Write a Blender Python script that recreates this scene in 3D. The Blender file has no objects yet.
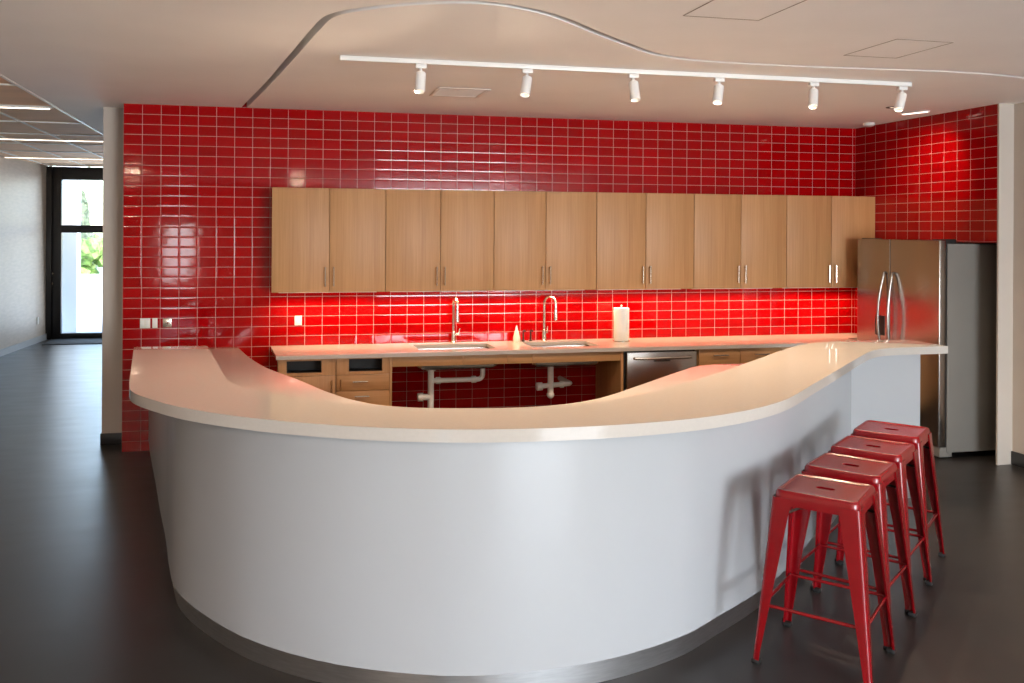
import bpy, bmesh, math, random
from mathutils import Vector, Matrix
from mathutils.geometry import tessellate_polygon
random.seed(7)
S = bpy.context.scene
COL = S.collection
PI = math.pi

# ------------------------------------------------------------------ camera, world, exposure
cam_d = bpy.data.cameras.new('camera')
cam = bpy.data.objects.new('camera', cam_d)
COL.objects.link(cam)
S.camera = cam
FPX, PPX, PPY, YAW, ROLL = 888.38, 465.92, 231.06, 0.217347, 0.00545
cam_d.sensor_fit = 'HORIZONTAL'
cam_d.sensor_width = 36.0
cam_d.lens = 36.0 * FPX / 1024
cam_d.shift_x = (512 - PPX) / 1024
cam_d.shift_y = (PPY - 341.5) / 1024
cam_d.clip_start = 0.05
cam_d.clip_end = 200
fw = Vector((math.sin(YAW), math.cos(YAW), 0))
rt = Vector((math.cos(YAW), -math.sin(YAW), 0))
up = Vector((0, 0, 1))
r2 = rt * math.cos(ROLL) + up * math.sin(ROLL)
u2 = -rt * math.sin(ROLL) + up * math.cos(ROLL)
m = Matrix((r2, u2, -fw)).transposed().to_4x4()
m.translation = Vector((1.2127, -7.9625, 1.885))
cam.matrix_world = m

S.view_settings.view_transform = 'Standard'
S.view_settings.look = 'None'
S.view_settings.gamma = 1
S.view_settings.use_curve_mapping = False
S.view_settings.exposure = 0.35

world = bpy.data.worlds.new('world')
S.world = world
world.use_nodes = True
wn, wl = world.node_tree.nodes, world.node_tree.links
bg = wn['Background']
sky = wn.new('ShaderNodeTexSky')
sky.sky_type = 'NISHITA'
sky.sun_disc = False
sky.sun_elevation = math.radians(40)
sky.sun_rotation = math.radians(120)
wl.new(sky.outputs[0], bg.inputs[0])
bg.inputs[1].default_value = 1.0


def lamp(name, kind, loc, energy, color, target=None, size=None, size_y=None, spot=None, blend=0.6, spread=None):
    d = bpy.data.lights.new(name, kind)
    o = bpy.data.objects.new(name, d)
    COL.objects.link(o)
    o.location = loc
    d.energy = energy
    d.color = color
    if kind == 'AREA':
        d.shape = 'RECTANGLE'
        d.size = size
        d.size_y = size_y or size
        if spread:
            d.spread = spread
    if kind == 'SPOT':
        d.spot_size = spot
        d.spot_blend = blend
        d.shadow_soft_size = size or 0.03
    if target is not None:
        o.rotation_euler = (Vector(target) - Vector(loc)).to_track_quat('-Z', 'Y').to_euler()
    return o


sun = lamp('sun', 'SUN', (0, 20, 10), 4.5, (1, 0.96, 0.9))
sun.rotation_euler = (math.radians(48), 0, math.radians(35))
sun.data.angle = 0.01

COOL = (0.80, 0.90, 1.0)
WARM = (1.0, 0.76, 0.54)
# daylight entering by the tall rear windows and by the front glazing of the passage
lamp('daylight_rear', 'AREA', (5.5, -13.75, 1.6), 640, (0.88, 0.94, 1.0), (4.6, 0, 8.0), 3.3, 2.3)
lamp('daylight_rear_small', 'AREA', (-0.86, -13.75, 1.38), 28, COOL, (-0.86, 0, 2.0), 0.62, 1.25)
lamp('daylight_passage', 'AREA', (-1.35, 8.25, 1.5), 26, (0.76, 0.88, 1.0), (-1.35, 0, 0.8), 2.1, 2.5)
lamp('cool_fill_right', 'AREA', (7.05, -10.2, 1.55), 80, COOL, (0, -8.4, 3.2), 6.0, 2.2)  # added cool fill for the bar front; the right wall has no window
# added warm fill, unseen behind the viewpoint, tinting the left of the bar
for q in ((-1.2, -9.0), (1.8, -10.5)):
    lamp('warm_fill', 'AREA', (q[0], q[1], 2.93), 85, (1.0, 0.76, 0.56), (q[0], q[1], 0), 0.25, 0.25)


# ------------------------------------------------------------------ materials
def new_mat(name):
    mt = bpy.data.materials.new(name)
    mt.use_nodes = True
    return mt, mt.node_tree.nodes, mt.node_tree.links, mt.node_tree.nodes['Principled BSDF']


def plain(name, col, rough=0.5, metal=0.0, spec=0.5, var=0.0, scale=8.0, bump=0.0, coat=0.0, aniso=0.0, stretch=None, rvar=0.0):
    mt, n, l, b = new_mat(name)
    b.inputs['Base Color'].default_value = (*col, 1)
    b.inputs['Roughness'].default_value = rough
    b.inputs['Metallic'].default_value = metal
    b.inputs['Specular IOR Level'].default_value = spec
    b.inputs['Coat Weight'].default_value = coat
    b.inputs['Coat Roughness'].default_value = 0.1
    if aniso:
        b.inputs['Anisotropic'].default_value = aniso
    if var or bump or rvar:
        tc = n.new('ShaderNodeTexCoord')
        mp = n.new('ShaderNodeMapping')
        if stretch:
            mp.inputs['Scale'].default_value = stretch
        nz = n.new('ShaderNodeTexNoise')
        nz.inputs['Scale'].default_value = scale
        nz.inputs['Detail'].default_value = 5
        l.new(tc.outputs['Object'], mp.inputs[0])
        l.new(mp.outputs[0], nz.inputs['Vector'])
        if var:
            r = n.new('ShaderNodeValToRGB')
            r.color_ramp.elements[0].position = 0.3
            r.color_ramp.elements[1].position = 0.7
            r.color_ramp.elements[0].color = (*[c * (1 - var) for c in col], 1)
            r.color_ramp.elements[1].color = (*[min(1, c * (1 + var)) for c in col], 1)
            l.new(nz.outputs['Fac'], r.inputs[0])
            l.new(r.outputs[0], b.inputs['Base Color'])
        if rvar:
            mr = n.new('ShaderNodeMapRange')
            mr.inputs['To Min'].default_value = max(0, rough - rvar)
            mr.inputs['To Max'].default_value = rough + rvar
            l.new(nz.outputs['Fac'], mr.inputs[0])
            l.new(mr.outputs[0], b.inputs['Roughness'])
        if bump:
            bp = n.new('ShaderNodeBump')
            bp.inputs['Strength'].default_value = bump
            bp.inputs['Distance'].default_value = 0.002
            l.new(nz.outputs['Fac'], bp.inputs['Height'])
            l.new(bp.outputs[0], b.inputs['Normal'])
    return mt


def wood(name, ca, cb, vertical=True):
    mt, n, l, b = new_mat(name)
    tc = n.new('ShaderNodeTexCoord')
    mp = n.new('ShaderNodeMapping')
    mp.inputs['Scale'].default_value = (70, 20, 1.6) if vertical else (1.6, 20, 70)
    nz = n.new('ShaderNodeTexNoise')
    nz.inputs['Scale'].default_value = 1.0
    nz.inputs['Detail'].default_value = 6
    nz.inputs['Roughness'].default_value = 0.65
    nz.inputs['Distortion'].default_value = 0.4
    l.new(tc.outputs['Object'], mp.inputs[0])
    l.new(mp.outputs[0], nz.inputs['Vector'])
    mp2 = n.new('ShaderNodeMapping')
    mp2.inputs['Scale'].default_value = (9, 3, 0.5) if vertical else (0.5, 3, 9)
    nz2 = n.new('ShaderNodeTexNoise')
    nz2.inputs['Scale'].default_value = 1.0
    nz2.inputs['Detail'].default_value = 3
    l.new(tc.outputs['Object'], mp2.inputs[0])
    l.new(mp2.outputs[0], nz2.inputs['Vector'])
    mx = n.new('ShaderNodeMath')
    mx.operation = 'MULTIPLY_ADD'
    l.new(nz.outputs['Fac'], mx.inputs[0])
    mx.inputs[1].default_value = 0.55
    mul = n.new('ShaderNodeMath')
    mul.operation = 'MULTIPLY'
    l.new(nz2.outputs['Fac'], mul.inputs[0])
    mul.inputs[1].default_value = 0.45
    l.new(mul.outputs[0], mx.inputs[2])
    r = n.new('ShaderNodeValToRGB')
    r.color_ramp.elements[0].position = 0.36
    r.color_ramp.elements[1].position = 0.64
    r.color_ramp.elements[0].color = (*ca, 1)
    r.color_ramp.elements[1].color = (*cb, 1)
    l.new(mx.outputs[0], r.inputs[0])
    l.new(r.outputs[0], b.inputs['Base Color'])
    b.inputs['Roughness'].default_value = 0.5
    bp = n.new('ShaderNodeBump')
    bp.inputs['Strength'].default_value = 0.12
    bp.inputs['Distance'].default_value = 0.001
    l.new(nz.outputs['Fac'], bp.inputs['Height'])
    l.new(bp.outputs[0], b.inputs['Normal'])
    return mt


TW, TH, ZTOP = 0.1519, 0.0868, 2.95


def tile_mat(name, axis):
    """stack-bonded glossy red tile; axis 0: runs along x, 1: runs along y"""
    mt, n, l, b = new_mat(name)

    def M(op, a, bb=None, c=None):
        k = n.new('ShaderNodeMath')
        k.operation = op
        for i, v in enumerate((a, bb, c)):
            if v is None:
                continue
            if isinstance(v, (int, float)):
                k.inputs[i].default_value = v
            else:
                l.new(v, k.inputs[i])
        return k.outputs[0]
    geo = n.new('ShaderNodeNewGeometry')
    sp = n.new('ShaderNodeSeparateXYZ')
    l.new(geo.outputs['Position'], sp.inputs[0])
    u = M('DIVIDE', sp.outputs[axis], TW)
    v = M('DIVIDE', M('SUBTRACT', ZTOP, sp.outputs[2]), TH)
    fu, fv = M('FRACT', u), M('FRACT', v)
    iu, iv = M('FLOOR', u), M('FLOOR', v)
    du = M('MULTIPLY', M('MINIMUM', fu, M('SUBTRACT', 1.0, fu)), TW)
    dv = M('MULTIPLY', M('MINIMUM', fv, M('SUBTRACT', 1.0, fv)), TH)
    d = M('MINIMUM', du, dv)
    grout = M('LESS_THAN', d, 0.0015)
    cmb = n.new('ShaderNodeCombineXYZ')
    l.new(iu, cmb.inputs[0])
    l.new(iv, cmb.inputs[1])
    wnz = n.new('ShaderNodeTexWhiteNoise')
    wnz.noise_dimensions = '2D'
    l.new(cmb.outputs[0], wnz.inputs['Vector'])
    sc = n.new('ShaderNodeSeparateColor')
    l.new(wnz.outputs['Color'], sc.inputs[0])
    ramp = n.new('ShaderNodeValToRGB')
    ramp.color_ramp.elements[0].color = (0.30, 0.0006, 0.0015, 1)
    ramp.color_ramp.elements[1].color = (0.37, 0.001, 0.0025, 1)
    l.new(sc.outputs[0], ramp.inputs[0])
    mix = n.new('ShaderNodeMix')
    mix.data_type = 'RGBA'
    l.new(grout, mix.inputs['Factor'])
    l.new(ramp.outputs[0], mix.inputs[6])
    mix.inputs[7].default_value = (0.58, 0.36, 0.32, 1)
    l.new(mix.outputs[2], b.inputs['Base Color'])
    l.new(M('MULTIPLY_ADD', grout, 0.6, 0.06), b.inputs['Roughness'])
    # relief: slight tilt of every tile, pillowed edge, sunken grout
    edge = M('SMOOTH_MIN', d, 0.009, 0.006)
    tilt = M('ADD', M('MULTIPLY', M('SUBTRACT', sc.outputs[1], 0.5), M('MULTIPLY', fu, 0.0007)),
             M('MULTIPLY', M('SUBTRACT', sc.outputs[2], 0.5), M('MULTIPLY', fv, 0.0004)))
    nz = n.new('ShaderNodeTexNoise')
    nz.inputs['Scale'].default_value = 9
    nz.inputs['Detail'].default_value = 1
    l.new(geo.outputs['Position'], nz.inputs['Vector'])
    h = M('ADD', M('ADD', M('MULTIPLY', edge, 0.05), tilt), M('MULTIPLY', nz.outputs['Fac'], 0.0005))
    bp = n.new('ShaderNodeBump')
    bp.inputs['Strength'].default_value = 1.0
    bp.inputs['Distance'].default_value = 1.0
    l.new(h, bp.inputs['Height'])
    l.new(bp.outputs[0], b.inputs['Normal'])
    b.inputs['Specular IOR Level'].default_value = 0.33
    return mt


M_ = {}
M_['tile_x'] = tile_mat('red_tile_back', 0)
M_['tile_y'] = tile_mat('red_tile_side', 1)
M_['ceil'] = plain('ceiling_paint', (0.90, 0.885, 0.87), 0.7, var=0.02, scale=2, bump=0.1)
M_['wall'] = plain('white_wall_paint', (0.54, 0.48, 0.42), 0.65, var=0.02, scale=3)
M_['greywall'] = plain('textured_grey_wallcovering', (0.48, 0.40, 0.33), 0.45, var=0.08, scale=3, bump=0.4, stretch=(1, 2, 10))
M_['base'] = plain('black_rubber_base', (0.018, 0.018, 0.018), 0.45)
M_['floor'] = plain('dark_grey_vinyl_floor', (0.030, 0.027, 0.025), 0.34, var=0.22, scale=2.2, bump=0.12, stretch=(1, 3, 1), rvar=0.07)
M_['quartz'] = plain('off_white_quartz', (0.52, 0.475, 0.43), 0.05, var=0.02, scale=60)
M_['panel'] = plain('white_laminate_panel', (0.43, 0.442, 0.462), 0.24, var=0.012, scale=3, bump=0.04)
M_['steel'] = plain('brushed_stainless', (0.42, 0.39, 0.36), 0.24, 1.0, var=0.05, scale=6, stretch=(2, 2, 40), rvar=0.05)
M_['kick'] = plain('brushed_metal_kick', (0.62, 0.62, 0.63), 0.36, 1.0, var=0.08, scale=4, stretch=(3, 3, 30))
M_['fridge_side'] = plain('grey_fridge_side', (0.17, 0.158, 0.14), 0.6, 0.0, var=0.04, scale=3)
M_['nickel'] = plain('satin_nickel', (0.66, 0.60, 0.52), 0.25, 1.0)
M_['chrome'] = plain('chrome', (0.8, 0.78, 0.74), 0.1, 1.0)
M_['wood'] = wood('oak_laminate', (0.40, 0.193, 0.072), (0.52, 0.278, 0.115))
M_['woodh'] = wood('oak_laminate_level_grain', (0.40, 0.193, 0.072), (0.52, 0.278, 0.115), False)
M_['dark'] = plain('dark_recess', (0.008, 0.008, 0.008), 0.5)
M_['plastic'] = plain('white_plastic', (0.78, 0.76, 0.70), 0.35)
M_['pvc'] = plain('white_pvc', (0.92, 0.90, 0.86), 0.3)
M_['white'] = plain('white_enamel', (0.82, 0.81, 0.79), 0.35)
M_['paper'] = plain('paper_towel', (0.85, 0.83, 0.76), 0.9, bump=0.5, scale=90)
M_['frame'] = plain('black_anodised_frame', (0.012, 0.012, 0.014), 0.35)
M_['stool'] = plain('red_stool_paint', (0.22, 0.0015, 0.005), 0.26, var=0.12, scale=7, coat=0.15)
M_['hatchgap'] = plain('shaded_putty_paint', (0.36, 0.32, 0.28), 0.7)
M_['vent'] = plain('vent_paint', (0.74, 0.69, 0.64), 0.6)
M_['rubber'] = plain('black_rubber', (0.012, 0.012, 0.012), 0.6)
M_['bronze'] = plain('dark_bronze', (0.05, 0.035, 0.025), 0.35, 0.6)
M_['tanpanel'] = plain('tan_ceiling_panel', (0.88, 0.60, 0.39), 0.75, var=0.08, scale=1.2, stretch=(1, 3, 1))
M_['tee'] = plain('white_ceiling_tee', (0.85, 0.83, 0.79), 0.4)
M_['concrete'] = plain('pale_concrete', (0.62, 0.61, 0.58), 0.8, var=0.06, scale=1)
M_['render'] = plain('white_render', (0.8, 0.8, 0.78), 0.8)
M_['leaf'] = plain('green_leaves', (0.24, 0.36, 0.09), 0.6, var=0.5, scale=9, bump=0.8)
M_['cypress'] = plain('dark_cypress_leaves', (0.14, 0.17, 0.10), 0.7, var=0.5, scale=12, bump=0.8)
M_['bark'] = plain('bark', (0.10, 0.07, 0.05), 0.8)
M_['mat'] = plain('dark_blue_grey_mat', (0.025, 0.03, 0.035), 0.8, bump=0.4, scale=120)
M_['cloudy'] = plain('cloudy_plastic', (0.72, 0.74, 0.62), 0.25)


def glow(name, col, strength):
    mt, n, l, b = new_mat(name)
    b.inputs['Base Color'].default_value = (*col, 1)
    b.inputs['Emission Color'].default_value = (*col, 1)
    b.inputs['Emission Strength'].default_value = strength
    return mt


M_['lens'] = glow('warm_lamp_lens', (1, 0.8, 0.6), 1.6)
M_['passage_lens'] = glow('passage_lamp_lens', (1, 0.86, 0.70), 5)
M_['linear'] = glow('linear_light_lens', (1, 0.85, 0.7), 3.0)


def glass_mat():
    mt, n, l, b = new_mat('window_glass')
    tr = n.new('ShaderNodeBsdfTransparent')
    tr.inputs[0].default_value = (0.93, 0.96, 0.97, 1)
    gl = n.new('ShaderNodeBsdfGlossy')
    gl.inputs['Roughness'].default_value = 0.02
    fr = n.new('ShaderNodeFresnel')
    fr.inputs[0].default_value = 1.45
    mx = n.new('ShaderNodeMixShader')
    l.new(fr.outputs[0], mx.inputs[0])
    l.new(tr.outputs[0], mx.inputs[1])
    l.new(gl.outputs[0], mx.inputs[2])
    l.new(mx.outputs[0], n['Material Output'].inputs['Surface'])
    return mt


M_['glass'] = glass_mat()


# ------------------------------------------------------------------ mesh helpers
def box(bm, x0, x1, y0, y1, z0, z1, bev=0.0, seg=2):
    t = bmesh.new()
    bmesh.ops.create_cube(t, size=1)
    for v in t.verts:
        v.co = Vector(((x0 + x1) / 2 + v.co.x * (x1 - x0), (y0 + y1) / 2 + v.co.y * (y1 - y0), (z0 + z1) / 2 + v.co.z * (z1 - z0)))
    if bev:
        bmesh.ops.bevel(t, geom=t.edges[:], offset=bev, segments=seg, affect='EDGES', profile=0.5)
    merge(bm, t)


def merge(bm, t):
    me = bpy.data.meshes.new('t')
    t.to_mesh(me)
    t.free()
    bm.from_mesh(me)
    bpy.data.meshes.remove(me)


def prism(bm, pts, z0, z1, bev=0.0, seg=3):
    """extrude a plan outline (list of (x,y)) from z0 to z1"""
    t = bmesh.new()
    a = sum(pts[i][0] * pts[(i + 1) % len(pts)][1] - pts[(i + 1) % len(pts)][0] * pts[i][1] for i in range(len(pts)))
    if a < 0:
        pts = pts[::-1]
    lo = [t.verts.new((x, y, z0)) for x, y in pts]
    hi = [t.verts.new((x, y, z1)) for x, y in pts]
    nn = len(pts)
    for i in range(nn):
        t.faces.new((lo[i], lo[(i + 1) % nn], hi[(i + 1) % nn], hi[i]))
    f1 = t.faces.new(lo[::-1])
    f2 = t.faces.new(hi)
    if bev:
        ed = [e for e in f1.edges] + [e for e in f2.edges]
        bmesh.ops.bevel(t, geom=ed, offset=bev, segments=seg, affect='EDGES', profile=0.5)
    ng = [f for f in t.faces if len(f.verts) > 4]
    for f in ng:
        vs = f.verts[:]
        tris = tessellate_polygon([[v.co.copy() for v in vs]])
        t.faces.remove(f)
        for tri in tris:
            try:
                t.faces.new([vs[i] for i in tri])
            except ValueError:
                pass
    merge(bm, t)


def tube(bm, pts, r, seg=12, caps=True):
    """round tube along points; r a number or a list"""
    pts = [Vector(p) for p in pts]
    rings = []
    prev = None
    for i, p in enumerate(pts):
        d = (pts[min(i + 1, len(pts) - 1)] - pts[max(i - 1, 0)]).normalized()
        if prev is None:
            a = Vector((0, 0, 1)) if abs(d.z) < 0.9 else Vector((1, 0, 0))
            n1 = d.cross(a).normalized()
        else:
            n1 = (prev - d * prev.dot(d)).normalized()
        prev = n1
        n2 = d.cross(n1)
        rr = r[i] if isinstance(r, (list, tuple)) else r
        rings.append([bm.verts.new(p + (n1 * math.cos(2 * PI * k / seg) + n2 * math.sin(2 * PI * k / seg)) * rr) for k in range(seg)])
    for a, b in zip(rings, rings[1:]):
        for k in range(seg):
            bm.faces.new((a[k], a[(k + 1) % seg], b[(k + 1) % seg], b[k]))
    if caps:
        bm.faces.new(rings[0][::-1])
        bm.faces.new(rings[-1])


def lathe(bm, prof, cx=0, cy=0, seg=32, mat=None):
    """prof: list of (r, z); first and last r may be 0"""
    rings = []
    for r, z in prof:
        if r < 1e-6:
            rings.append([bm.verts.new((cx, cy, z))])
        else:
            rings.append([bm.verts.new((cx + r * math.cos(2 * PI * k / seg), cy + r * math.sin(2 * PI * k / seg), z)) for k in range(seg)])
    for a, b in zip(rings, rings[1:]):
        for k in range(seg):
            k2 = (k + 1) % seg
            if len(a) == 1 and len(b) == 1:
                continue
            if len(a) == 1:
                bm.faces.new((a[0], b[k2], b[k]))
            elif len(b) == 1:
                bm.faces.new((a[k], a[k2], b[0]))
            else:
                bm.faces.new((a[k], a[k2], b[k2], b[k]))


def obj(name, bm, mat, parent=None, smooth=True, angle=35, loc=None):
    bmesh.ops.recalc_face_normals(bm, faces=bm.faces[:])
    me = bpy.data.meshes.new(name)
    bm.to_mesh(me)
    bm.free()
    if smooth:
        me.shade_smooth()
        me.set_sharp_from_angle(angle=math.radians(angle))
    me.materials.append(M_[mat] if isinstance(mat, str) else mat)
    o = bpy.data.objects.new(name, me)
    COL.objects.link(o)
    if parent:
        o.parent = parent
    if loc:
        o.location = loc
    return o


def boxo(name, dims, mat, parent=None, bev=0.0015, loc=None):
    bm = bmesh.new()
    box(bm, *dims, bev=bev)
    return obj(name, bm, mat, parent, loc=loc)


def tag(o, label, cat, group=None, kind=None):
    o['label'] = label
    o['category'] = cat
    if group:
        o['group'] = group
    if kind:
        o['kind'] = kind
    return o


def struct(o):
    o['kind'] = 'structure'
    return o


def empty(name, loc, rz=0.0):
    o = bpy.data.objects.new(name, None)
    COL.objects.link(o)
    o.location = loc
    o.rotation_euler = (0, 0, rz)
    o.empty_display_size = 0.1
    return o


def dup(o, parent=None):
    c = o.copy()
    COL.objects.link(c)
    c.parent = parent
    for ch in list(o.children):
        dup(ch, c)
    return c


def spline(pts, sharp=(), n=8):
    """Catmull-Rom through pts; indices in sharp stay corners"""
    out = []
    N = len(pts)
    for i in range(N - 1):
        p1, p2 = Vector(pts[i]), Vector(pts[i + 1])
        p0 = Vector(pts[i - 1]) if i > 0 and i not in sharp else p1 - (p2 - p1)
        p3 = Vector(pts[i + 2]) if i + 2 < N and (i + 1) not in sharp else p2 + (p2 - p1)
        # centripetal-ish: scale tangents by chord
        c = (p2 - p1).length
        t1 = (p2 - p0) / max(1e-6, (p2 - p1).length + (p1 - p0).length) * c
        t2 = (p3 - p1) / max(1e-6, (p3 - p2).length + (p2 - p1).length) * c
        for k in range(n):
            t = k / n
            h1 = 2 * t**3 - 3 * t**2 + 1
            h2 = t**3 - 2 * t**2 + t
            h3 = -2 * t**3 + 3 * t**2
            h4 = t**3 - t**2
            q = p1 * h1 + t1 * h2 + p2 * h3 + t2 * h4
            out.append((q.x, q.y))
    out.append(tuple(pts[-1]))
    return out


def offset(path, d):
    """offset an open plan path to its left by d"""
    out = []
    for i, p in enumerate(path):
        a = Vector(path[max(0, i - 1)])
        b = Vector(path[min(len(path) - 1, i + 1)])
        t = (b - a).normalized()
        out.append((p[0] - t.y * d, p[1] + t.x * d))
    return out


# ------------------------------------------------------------------ the room
W, H = 7.0209, 2.95
XR = 7.16           # plain right wall
XL = -4.3
YF = 8.45           # glazed front of the passage
YB = -14.0

bm = bmesh.new()
box(bm, XL - 0.2, XR + 0.8, YB - 0.2, YF + 0.1, -0.1, 0)
struct(obj('floor', bm, 'floor', smooth=False))

bm = bmesh.new()
box(bm, 0, XR, 0, 0.30, 0, H + 0.06)
struct(obj('wall_back', bm, 'tile_x', smooth=False))
bm = bmesh.new()
box(bm, -0.212, XR + 0.2, 0.30, 0.46, 0, H)
struct(obj('wall_back_core', bm, 'wall', smooth=False))
bm = bmesh.new()
box(bm, -0.212, -0.06, 0.46, YF, 0, H)
struct(obj('wall_passage', bm, 'wall', smooth=False))
struct(boxo('baseboard_back', (-0.222, 0.0, 0.288, 0.30, 0, 0.10), 'base', bev=0.003))
struct(boxo('baseboard_passage', (-0.222, -0.212, 0.288, YF, 0, 0.10), 'base', bev=0.003))

# right wall: tiled furring above and beside the refrigerator recess, plain beyond
RY0, RY1, RZ = -1.66, -0.40, 1.812
bm = bmesh.new()
box(bm, W, XR, -1.808, 0, RZ, H)
box(bm, W, XR, RY1, 0, 0, RZ)
struct(obj('wall_right_tiled', bm, 'tile_y', smooth=False))
bm = bmesh.new()
box(bm, XR, XR + 0.6, YB, RY0, 0, H)
box(bm, XR, XR + 0.6, RY1, 0.30, 0, H)
box(bm, XR, XR + 0.6, RY0, RY1, RZ, H)
box(bm, XR + 0.45, XR + 0.6, RY0, RY1, 0, RZ)
struct(obj('wall_right', bm, 'wall', smooth=False))
struct(boxo('trim_1', (W - 0.004, XR, -1.825, -1.8085, 0, H), 'wall', bev=0))
struct(boxo('baseboard_right', (XR - 0.012, XR, -14, -1.80, 0, 0.11), 'base', bev=0.003))

bm = bmesh.new()
prism(bm, [(-2.50, YF), (-4.25, YB), (-4.4, YB), (-2.65, YF)], 0, H + 0.012)
struct(obj('wall_left', bm, 'greywall', smooth=False))
bm = bmesh.new()
prism(bm, [(-2.50, YF - 0.1), (-4.25, YB), (-4.236, YB), (-2.486, YF - 0.1)], 0, 0.10)
struct(obj('baseboard_left', bm, plain('pale_base', (0.42, 0.42, 0.42), 0.4), smooth=False))

# rear wall with its windows (behind the viewpoint)
wins = [(-1.35, -0.4, 0.6, 2.1), (3.8, 8.6, 0.4, 2.75)]
bm = bmesh.new()
xs = [XL, -1.5, -0.6, 3.8, XR]
for a, b_ in ((XL, -1.35), (-0.4, 3.8)):
    box(bm, a, b_, YB - 0.15, YB, 0, H)
box(bm, -1.35, -0.4, YB - 0.15, YB, 0, 0.6)
box(bm, -1.35, -0.4, YB - 0.15, YB, 2.1, H)
box(bm, 3.8, XR, YB - 0.15, YB, 0, 0.4)
box(bm, 3.8, XR, YB - 0.15, YB, 2.75, H)
struct(obj('wall_rear', bm, 'wall', smooth=False))
for i, (x0, x1, z0, z1) in enumerate([(-1.35, -0.4, 0.6, 2.1), (3.8, XR, 0.4, 2.75)]):
    e = struct(empty('window_%d' % (i + 2), ((x0 + x1) / 2, YB - 0.05, z0)))
    bm = bmesh.new()
    cx = (x0 + x1) / 2
    w2, hh = (x1 - x0) / 2, z1 - z0
    box(bm, -w2, w2, -0.03, 0.03, 0, 0.05)
    box(bm, -w2, w2, -0.03, 0.03, hh - 0.05, hh)
    for k in range(3):
        xx = -w2 + 0.025 + k * (2 * w2 - 0.05) / 2
        box(bm, xx - 0.025, xx + 0.025, -0.03, 0.03, 0.05, hh - 0.05)
    obj('frame', bm, 'frame', e)

# ---- ceiling: two painted fields with a curved open reveal between them
curve = [(1.012, 0.0), (1.209, -1.279), (1.384, -2.56), (1.470, -3.20), (1.535, -3.52), (1.70, -3.70), (1.94, -3.85),
         (2.16, -3.91), (2.378, -3.862), (2.596, -3.731), (2.874, -3.478), (3.178, -3.213), (3.45, -3.00), (3.783, -2.88),
         (4.381, -2.855), (5.007, -2.89), (5.62, -2.93), (6.2, -2.86), (6.6, -2.68), (XR, -2.40)]
cs = spline(curve, n=6)
inner = cs
outer = offset(cs, -0.046)
outer[0] = (outer[0][0], 0.0)
outer[-1] = (XR, outer[-1][1])
bm = bmesh.new()
prism(bm, inner + [(XR, 0.0)], H, H + 0.06)
struct(obj('ceiling', bm, 'ceil', smooth=False))
bm = bmesh.new()
prism(bm, outer + [(XR, YB), (-0.6135, YB), (-0.6135, YF), (-0.06, YF), (-0.06, 0.30), (0.0, 0.30), (0.0, 0.0)], H, H + 0.06)
struct(obj('ceiling_outer', bm, 'ceil', smooth=False))
bm = bmesh.new()
box(bm, XL - 0.2, XR + 0.6, YB - 0.15, YF + 0.1, H + 0.06, H + 0.12)
struct(obj('ceiling_deck', bm, 'bronze', smooth=False))

# suspended panel ceiling over the passage
bm = bmesh.new()
box(bm, XL, -0.6135, YB, YF, H + 0.012, H + 0.05)
struct(obj('ceiling_passage', bm, 'tanpanel', smooth=False))
bm = bmesh.new()
box(bm, -0.628, -0.604, YB, YF, H - 0.008, H + 0.011)
for x in (-1.222, -1.83, -2.44):
    box(bm, x - 0.010, x + 0.010, YB, YF, H - 0.002, H + 0.011)
y = -6.88
while y < YF:
    box(bm, XL, -0.628, y - 0.014, y + 0.014, H - 0.001, H + 0.011)
    y += 1.22
struct(obj('trim_2', bm, 'tee', smooth=False))

for y in (-2.55, 0.44, 3.42, 6.35):
    e = empty('linear_light', (-1.65, y, H - 0.001))
    bm = bmesh.new()
    box(bm, -0.98, 0.98, -0.020, 0.020, -0.012, 0.0, bev=0.002)
    obj('housing', bm, 'white', e)
    bm = bmesh.new()
    box(bm, -0.97, 0.97, -0.014, 0.014, -0.015, -0.0125, bev=0.001)
    obj('diffuser', bm, 'passage_lens', e)
    tag(e, 'long slim light strip across the passage ceiling, ' + {-2.55: 'nearest the camera', 0.44: 'level with the red wall', 3.42: 'second from the glazing', 6.35: 'nearest the glazing'}[y], 'ceiling light', 'light strips in the passage ceiling')

# ---- glazed front of the passage
e = struct(empty('window_1', (-1.35, YF, 0)))


def wbox(bm, x0, x1, z0, z1, y0=-0.06, y1=0.06):
    box(bm, x0 + 1.35, x1 + 1.35, y0, y1, z0, z1, bev=0.003)


bm = bmesh.new()
wbox(bm, -2.66, -2.42, 0, 2.95, -0.10, 0.08)
wbox(bm, -2.42, -2.275, 0, 2.95)
wbox(bm, -2.275, -0.21, 2.73, 2.95)
wbox(bm, -2.275, -0.21, 1.82, 1.95)
wbox(bm, -2.275, -0.21, 0, 0.09)
wbox(bm, -1.18, -1.10, 0.09, 1.82)
wbox(bm, -1.18, -1.10, 1.95, 2.73)
obj('window_frame', bm, 'frame', e)
bm = bmesh.new()
box(bm, -0.94, 1.14, -0.005, 0.005, 0.09, 1.82)
obj('pane', bm, 'glass', e, smooth=False)
bm = bmesh.new()
box(bm, -0.94, 1.14, -0.005, 0.005, 1.95, 2.73)
obj('pane', bm, 'glass', e, smooth=False)
bm = bmesh.new()
for z in (0.95, 1.12):
    box(bm, -1.06, -1.045, -0.085, -0.06, z - 0.02, z + 0.02, bev=0.004)
obj('catch', bm, 'nickel', e)
tag(boxo('floor_mat', (-2.38, -0.4, 7.55, 8.30, 0.0, 0.012), 'mat', bev=0.004), 'thin dark mat lying inside the tall black-framed glazing', 'mat')

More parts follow.
